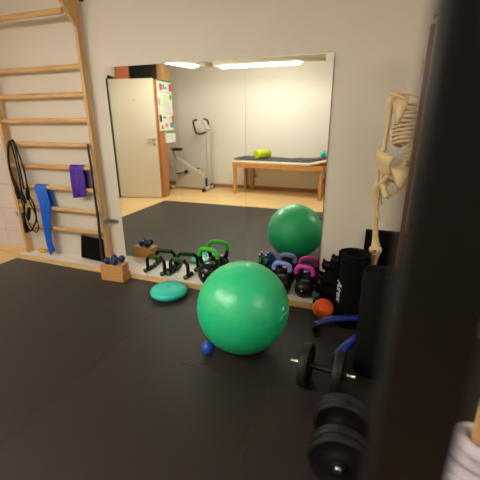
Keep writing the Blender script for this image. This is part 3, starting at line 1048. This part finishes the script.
for o in sk.children:
    nm = o.name.split('.')[0]
    if nm in lower:
        o.data.transform(Matrix.Translation((.058, 0, 0)))
    if nm in ('hip_bone', 'sacrum'):
        o.data.transform(Matrix.Translation((.0, 0, 1.0)) @ Matrix.Diagonal((1.14, 1.1, 1.06, 1)) @ Matrix.Translation((0, 0, -1.0)))
arms = {'humerus', 'ulna', 'radius', 'carpals', 'finger_bone', 'scapula'}
for o in sk.children:
    nm = o.name.split('.')[0]
    if nm in arms:
        o.data.transform(Matrix.Translation((.026 if o.data.vertices[0].co.x > 0 else -.026, 0, 0)))
    if nm == 'clavicle':
        o.data.transform(Matrix.Diagonal((1.16, 1, 1, 1)))
    if nm in ('vertebra', 'disc'):
        zc = sum(v.co.z for v in o.data.vertices) / len(o.data.vertices)
        o.data.transform(Matrix.Translation((.058 * min(1, max(0, (1.26 - zc) / .18)), 0, 0)))
# skull
hs = MB()
hs.ball((0, .02, 1.675), .075, 28, (.92, 1.18, .98))
hs.ball((0, -.032, 1.632), .05, 20, (.98, .85, 1.0))
for s in (-1, 1):
    hs.tube(spline([(s * .040, -.055, 1.62), (s * .066, -.035, 1.622), (s * .070, .0, 1.625)], 4), .006, n=8)
hs.ball((0, -.052, 1.600), .030, 16, (1, .9, .8))
hs.build('skull', 'bone', sk)
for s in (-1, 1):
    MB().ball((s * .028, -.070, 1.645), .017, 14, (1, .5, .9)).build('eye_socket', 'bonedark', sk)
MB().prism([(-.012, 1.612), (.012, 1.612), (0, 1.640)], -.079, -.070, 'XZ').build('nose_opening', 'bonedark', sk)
bone('mandible', [(-.050, .0, 1.612), (-.048, -.004, 1.575), (-.030, -.055, 1.558), (0, -.074, 1.556), (.030, -.055, 1.558), (.048, -.004, 1.575), (.050, 0, 1.612)], .009, n=8)
th = MB()
for k in range(10):
    a = PI + PI * (k + .5) / 10
    th.box((.026 * math.cos(a), -.052 + .026 * math.sin(a), 1.578), (.005, .005, .018), rot=(0, 0, a), bevel=.001)
th.build('teeth', 'paper', sk)
tip_ = Matrix.Translation((0, .03, 1.56)) @ Matrix.Rotation(math.radians(-14), 4, 'Y') @ Matrix.Translation((0, -.03, -1.56))
for o in sk.children:
    if o not in n_before:
        o.data.transform(tip_)

# ------------------------------------------------------------ black post in the near foreground
pb = thing('rack_post', 'tall black steel post standing very close at the right', 'post', (.0535, .245, 0))
MB().span((-.0265, -.025, .0165), (.0265, .025, 2.45), bevel=.004).build('post_tube', 'post', pb)
MB().span((-.07, -.06, .0155), (.07, .06, .0225), bevel=.002).build('foot_plate', 'post', pb)
MB().span((-.03, -.029, 2.45), (.03, .029, 2.465), bevel=.003).build('post_cap', 'black', pb)

# wooden post with wound rope beyond the black post
wp = thing('wooden_post', 'tan wooden post wound with rope, right of the black post', 'post', (.386, .925, .0155))
MB().tube([(0, 0, 0), (0, 0, 1.26)], .030, n=24).build('post_shaft', 'postwood', wp)
MB().lathe([(0, 1.26), (.03, 1.26), (.028, 1.272), (.015, 1.279), (0, 1.280)], n=24).build('post_top', 'postwood', wp)
rp = thing('white_rope', 'thick white rope wound in loops round the wooden post', 'rope', (.386, .925, .0155))
P = []
for i in range(0, 260):
    a = 2 * PI * i / 20
    jit = .010 * math.sin(i * .37)
    P.append(((.062 + jit) * math.cos(a), (.062 + jit) * math.sin(a), .04 + .034 * i / 20 + .01 * math.sin(i * .23)))
MB().tube(P, .020, n=10).build('coil', 'rope', rp)
P = []
for i in range(0, 180):
    a = -2 * PI * i / 30
    P.append((.078 * math.cos(a), .078 * math.sin(a), .05 + .05 * i / 30 + .03 * math.sin(a * 2.3)))
MB().tube(P, .017, n=10).build("outer_coil", 'rope', rp)

# ============================================================ far side of the room, seen in the mirror
# open door
dr = thing('open_door', 'cream door leaf standing open, seen in the mirror', 'door', (-4.30, -.28, .0), math.atan2(-.16, .80))
MB().span((0, -.02, .012), (.80, .02, 2.035), bevel=.002).build('door_leaf', 'door', dr)
MB().span((.80, -.021, .012), (.806, .021, 2.035)).build('edge_strip', 'beech', dr)
MB().span((-.028, -.03, .0), (-.004, .045, 2.045)).build('hinge_seal', 'doorseal', dr)
for z in (1.05, .97):
    MB().lathe([(0, 0), (.024, 0), (.024, .007), (.0, .008)], (.752, .020, z), (0, 1, 0), 20).build('escutcheon', 'alu', dr)
MB().tube(spline([(.752, .026, 1.05), (.752, .062, 1.05), (.735, .070, 1.05), (.64, .070, 1.05)], 5), .010, n=10).build('door_handle', 'alu', dr)
MB().lathe([(0, 0), (.010, 0), (.009, .006), (0, .007)], (.42, .020, 1.70), (0, 1, 0), 12).build('peephole', 'alu', dr)
struct(MB().span((XL, -.42, 0), (XL + .02, -.315, 2.1)).span((XL, -1.32, 0), (XL + .02, -1.25, 2.1)).span((XL, -1.32, 2.04), (XL + .02, -.315, 2.1)), 'door_frame', 'beech')

# tall cupboard with notices
cp = thing('tall_cupboard', 'tall orange-brown wooden cupboard behind the open door, notices on its side', 'cupboard', (-3.87, -.78, 0))
MB().span((-.37, .07, .04), (.37, .28, 2.02), bevel=.004).span((-.37, -.22, 1.0), (.37, .07, 2.02), bevel=.004).build('carcass', 'cabwood', cp)
MB().span((-.37, -.22, .04), (.10, .07, .999), bevel=.004).build('recessed_cabinet', 'cabwood', cp)
for z0, z1 in ((.06, .28), (.29, .51), (.52, .74)):
    MB().span((.101, -.21, z0), (.112, .06, z1), bevel=.003).build('drawer', 'cabwood', cp)
MB().span((-.35, .08, 0), (.35, .26, .045)).span((-.35, -.20, 0), (.09, .08, .045)).build('plinth', 'cabwood', cp)
for s in (-1, 1):
    d = MB().span((s * .008, .281, .06), (s * .362, .298, 2.0), bevel=.003).build('cupboard_door', 'cabwood', cp)
    MB().tube([(s * .03, .315, .95), (s * .03, .315, 1.08)], .006, n=8).build('handle', 'alu', d)
nb = thing('notice_board', 'large white notice poster with green border on the cupboard side', 'notice', (-3.497, -.75, 0))
MB().span((0, -.24, 1.18), (.012, .255, 2.03), bevel=.002).build('board', 'paper', nb)
MB().span((.012, -.24, 2.005), (.016, .255, 2.03)).span((.012, -.24, 1.83), (.014, .255, 1.838)).span((.012, -.24, 1.18), (.016, .255, 1.192)).span((.012, -.24, 1.18), (.016, -.230, 2.03)).build('green_border', 'papergreen', nb)
def patch(m, y0, z0, y1, z1, nm='picture'):
    MB().span((.012, y0, z0), (.0145, y1, z1)).build(nm, m, nb)
patch('paperred', .10, 1.86, .19, 1.97)
patch('paperred', -.13, 1.86, -.22, 1.98)
patch('paperpale', -.08, 1.62, .12, 1.80)
patch('paperpale', .18, 1.45, .24, 1.55)
patch('paperred', -.18, 1.33, -.24, 1.45)
patch('paperblue', -.10, 1.24, -.22, 1.33)
patch('black', .17, 1.34, .24, 1.46)
patch('paperblue', .02, 1.40, .14, 1.43)
patch('orange', -.02, 1.25, .06, 1.31)
for k in range(7):
    patch('grey', -.14, 1.48 + k * .03, .08, 1.484 + k * .03, 'text_line')
for (m_, y0, z0, y1, z1) in (('papergreen', -.20, 1.72, -.14, 1.80), ('paperpale', -.02, 1.44, .16, 1.52), ('paperred', .14, 1.22, .20, 1.28), ('paperblue', .08, 1.88, .02, 1.96), ('grey', .20, 1.62, .245, 1.74), ('yellow', -.16, 1.38, -.10, 1.44), ('grey', -.06, 1.88, .0, 1.93)):
    patch(m_, y0, z0, y1, z1)
for k in range(6):
    patch('grey', .13, 1.585 + k * .038, .19, 1.590 + k * .038, 'text_line')
for k in range(4):
    patch('black', -.225, 1.60 + k * .06, -.245, 1.63 + k * .06, 'text_mark')
n2 = MB().span((-3.4985, -.99, .975), (-3.465, -.66, 1.17), bevel=.002)
n2o = tag(n2.build('leaflet_box', 'paper'), 'white leaflet holder below the notice poster on the cupboard side', 'leaflet holder')
MB().span((-3.4645, -.99, 1.148), (-3.463, -.66, 1.17)).build('green_stripe', 'papergreen', n2o)
tag(MB().span((-3.755, -.97, .775), (-3.735, -.74, .97)).build('red_folder', mat('dull_red', (150, 62, 56), .6)), 'dull red folder hanging in the cupboard recess above the bike seat', 'folder')
# boxes on top
b1 = thing('cardboard_box', 'tan cardboard box with a dark label on top of the cupboard', 'box', (-3.70, -.80, 2.0205))
MB().span((-.10, -.19, 0), (.20, .12, .40), bevel=.004).build('carton', 'cardboard', b1)
MB().span((.20, -.16, .20), (.2015, -.02, .25)).build('label_print', 'grey', b1)
tag(MB().span((-4.02, -.66, 2.0205), (-3.57, -.50, 2.36), bevel=.01).build('black_case', 'black'), 'black case between the orange and cardboard boxes on the cupboard', 'case')
tag(MB().span((-4.30, -.96, 2.0205), (-4.04, -.50, 2.34), bevel=.008).build('storage_box', 'orangebox'), 'orange storage box on top of the cupboard', 'box')

# exercise bike
bk = thing('exercise_bike', 'cream upright exercise bike with black seat and handlebar seen in the mirror', 'exercise bike', (-3.42, -1.45, 0))
def K(x, z):
    return (x + 3.42, z)
poly = [K(-3.735, .63), K(-3.70, .635), K(-3.10, .30), K(-3.07, .22), K(-3.07, .045), K(-3.78, .045), K(-3.66, .28)]
MB().prism(poly, -.06, .06, 'XZ').build('body_shell', 'bikebody', bk)
MB().tube([(-.30, 0, .60), (-.375, 0, .72), (-.375, 0, .79)], .022, n=12).build('seat_post', 'grey', bk)
MB().ball((-.30, 0, .805), .1, 20, (1.45, .9, .34)).build('seat', 'black', bk)
MB().tube([(-.44, 0, .50), (-.36, 0, .33)], .022, n=10).build('rear_strut', 'bikebody', bk)
for x in (-.385, .395):
    ft_ = MB().tube([(x, -.24, .035), (x, .24, .035)], .025, n=12).build('foot_bar', 'bikebody', bk)
    for s in (-1, 1):
        MB().tube([(x, s * .20, .035), (x, s * .26, .035)], .034, n=12).build('foot_cap', 'black', ft_)
MB().tube([(-.38, 0, .04), (.40, 0, .04)], .022, n=10).build('base_beam', 'bikebody', bk)
MB().tube([(.385, 0, .05), (.395, 0, .6), (.405, 0, 1.16)], [.038, .034, .030], n=12).build('handle_post', 'postgrey', bk)
MB().tube([(.37, .04, .09), (.37, .04, .25)], .026, n=12).build('bottle', 'blue', bk)
for s, P in ((-1, [(.39, .02, 1.15), (.30, .05, 1.115), (.215, .08, 1.125), (.190, .09, 1.17), (.160, .10, 1.32), (.180, .09, 1.365), (.235, .08, 1.375)]), (1, [(.30, -.05, 1.385), (.36, -.08, 1.375), (.395, -.08, 1.33), (.40, -.05, 1.25)])):
    MB().tube(spline(P, 5), .019, n=10).build('handlebar', 'black', bk)
MB().box((.375, 0, 1.27), (.22, .14, .07), rot=(0, .95, 0), bevel=.015).build('console', 'bikebody', bk)
MB().lathe([(0, -.02), (.035, -.02), (.04, 0), (.035, .02), (0, .02)], (-.06, .075, .37), (0, 1, 0), 24).build('crank_disc', 'darkbar', bk)
for s in (-1, 1):
    cr = MB().tube([(-.06, s * .095, .37), (-.06 + s * .13 * -1, s * .105, .37 - s * .04)], .010, n=8).build('crank', 'darkbar', bk)
    MB().box((-.06 - s * .14, s * .15, .37 - s * .04), (.09, .08, .025), bevel=.006).build('pedal', 'black', cr)
MB().tube([(-.06, -.10, .37), (-.06, .10, .37)], .012, n=8).build('crank_axle', 'darkbar', bk)

# massage table
mt = thing('massage_table', 'wooden massage table with cream top against the far wall seen in the mirror', 'massage table', (-1.50, -1.44, 0), math.radians(4.5))
for x in (-.85, .80):
    for y in (-.26, .26):
        MB().span((x - .028, y - .028, 0), (x + .028, y + .028, .565), bevel=.003).build('leg', 'beech', mt)
MB().span((-.73, -.288, 0), (-.67, -.232, .52), bevel=.003).build('leg', 'beech', mt)
for y in (-.30, .30):
    MB().span((-.88, y - .012, .515), (.84, y + .012, .60), bevel=.003).build('side_rail', 'beech', mt)
for x in (-.875, .835):
    MB().span((x - .012, -.288, .515), (x + .012, .288, .60), bevel=.003).build('end_rail', 'beech', mt)
MB().span((-.90, -.32, .601), (.62, .32, .650), bevel=.014).build('padded_top', 'cream', mt)
MB().box((.79, 0, .676), (.36, .64, .045), rot=(0, -.22, 0), bevel=.014).build('head_section', 'cream', mt)
def mt_w(x, y, z):
    c, s = math.cos(math.radians(4.5)), math.sin(math.radians(4.5))
    return (-1.50 + x * c - y * s, -1.44 + x * s + y * c, z)
rows = []
for i in range(30):
    u = i / 29
    row = []
    for j in range(9):
        v = j / 8
        x = -.86 + 1.72 * u
        z = .664 + .010 * math.sin(u * 9) * (u > .4) + .004 * math.sin(u * 31 + v * 3)
        if x > .61:
            z += (x - .61) * .222 + .003
        row.append(mt_w(x, -.29 + .58 * v, z + .005))
    rows.append(row)
tag(MB().sheet(rows, .016).build('exercise_mat', 'greymat'), 'charcoal exercise mat laid over the massage table', 'exercise mat')
p0 = Vector(mt_w(-.375, .20, .758))
dd = Vector((.38, -.62, 0)).normalized()
tag(MB().lathe([(.022, -.16), (.076, -.16), (.083, -.153), (.083, .153), (.076, .16), (.022, .16), (.022, -.16)], p0 + dd * .08 + Vector((0, 0, .006)), dd, 32).build('foam_roller', 'lime'), 'lime green foam roller lying on the charcoal mat', 'foam roller')
tag(MB().ball(mt_w(.80, .18, .803), .055, 20).build('therapy_ball', 'teal'), 'small teal ball on the raised head end of the massage table', 'ball')
# low stool with bits under the head end
sl = thing('wooden_stool', 'low wooden stool under the head end of the massage table', 'stool', (-.60, -1.42, 0))
MB().span((-.14, -.14, .24), (.14, .14, .265), bevel=.004).build('seat', 'beech', sl)
for x in (-.11, .11):
    for y in (-.11, .11):
        MB().span((x - .016, y - .016, 0), (x + .016, y + .016, .24)).build('leg', 'beech', sl)
tag(MB().ball((-.655, -1.38, .2655 + .055), .055, 16).build('therapy_ball', 'red'), 'red ball on the low stool under the massage table', 'ball')
tag(MB().ball((-.545, -1.44, .2655 + .05), .05, 16).build('therapy_ball', 'blueball'), 'blue ball on the low stool under the massage table', 'ball')
# wall socket
so = thing('wall_socket', 'cream double wall socket below the massage table on the far wall', 'socket', (-2.16, YB, .29))
MB().span((-.085, 0, -.042), (.085, .012, .042), bevel=.004).build('socket_plate', 'socket', so)
for s in (-1, 1):
    MB().lathe([(0, .0125), (.022, .0125), (.024, .0155), (.027, .0155), (.027, .012)], (s * .04, 0, 0), (0, 1, 0), 20).build('outlet', 'grey', so)
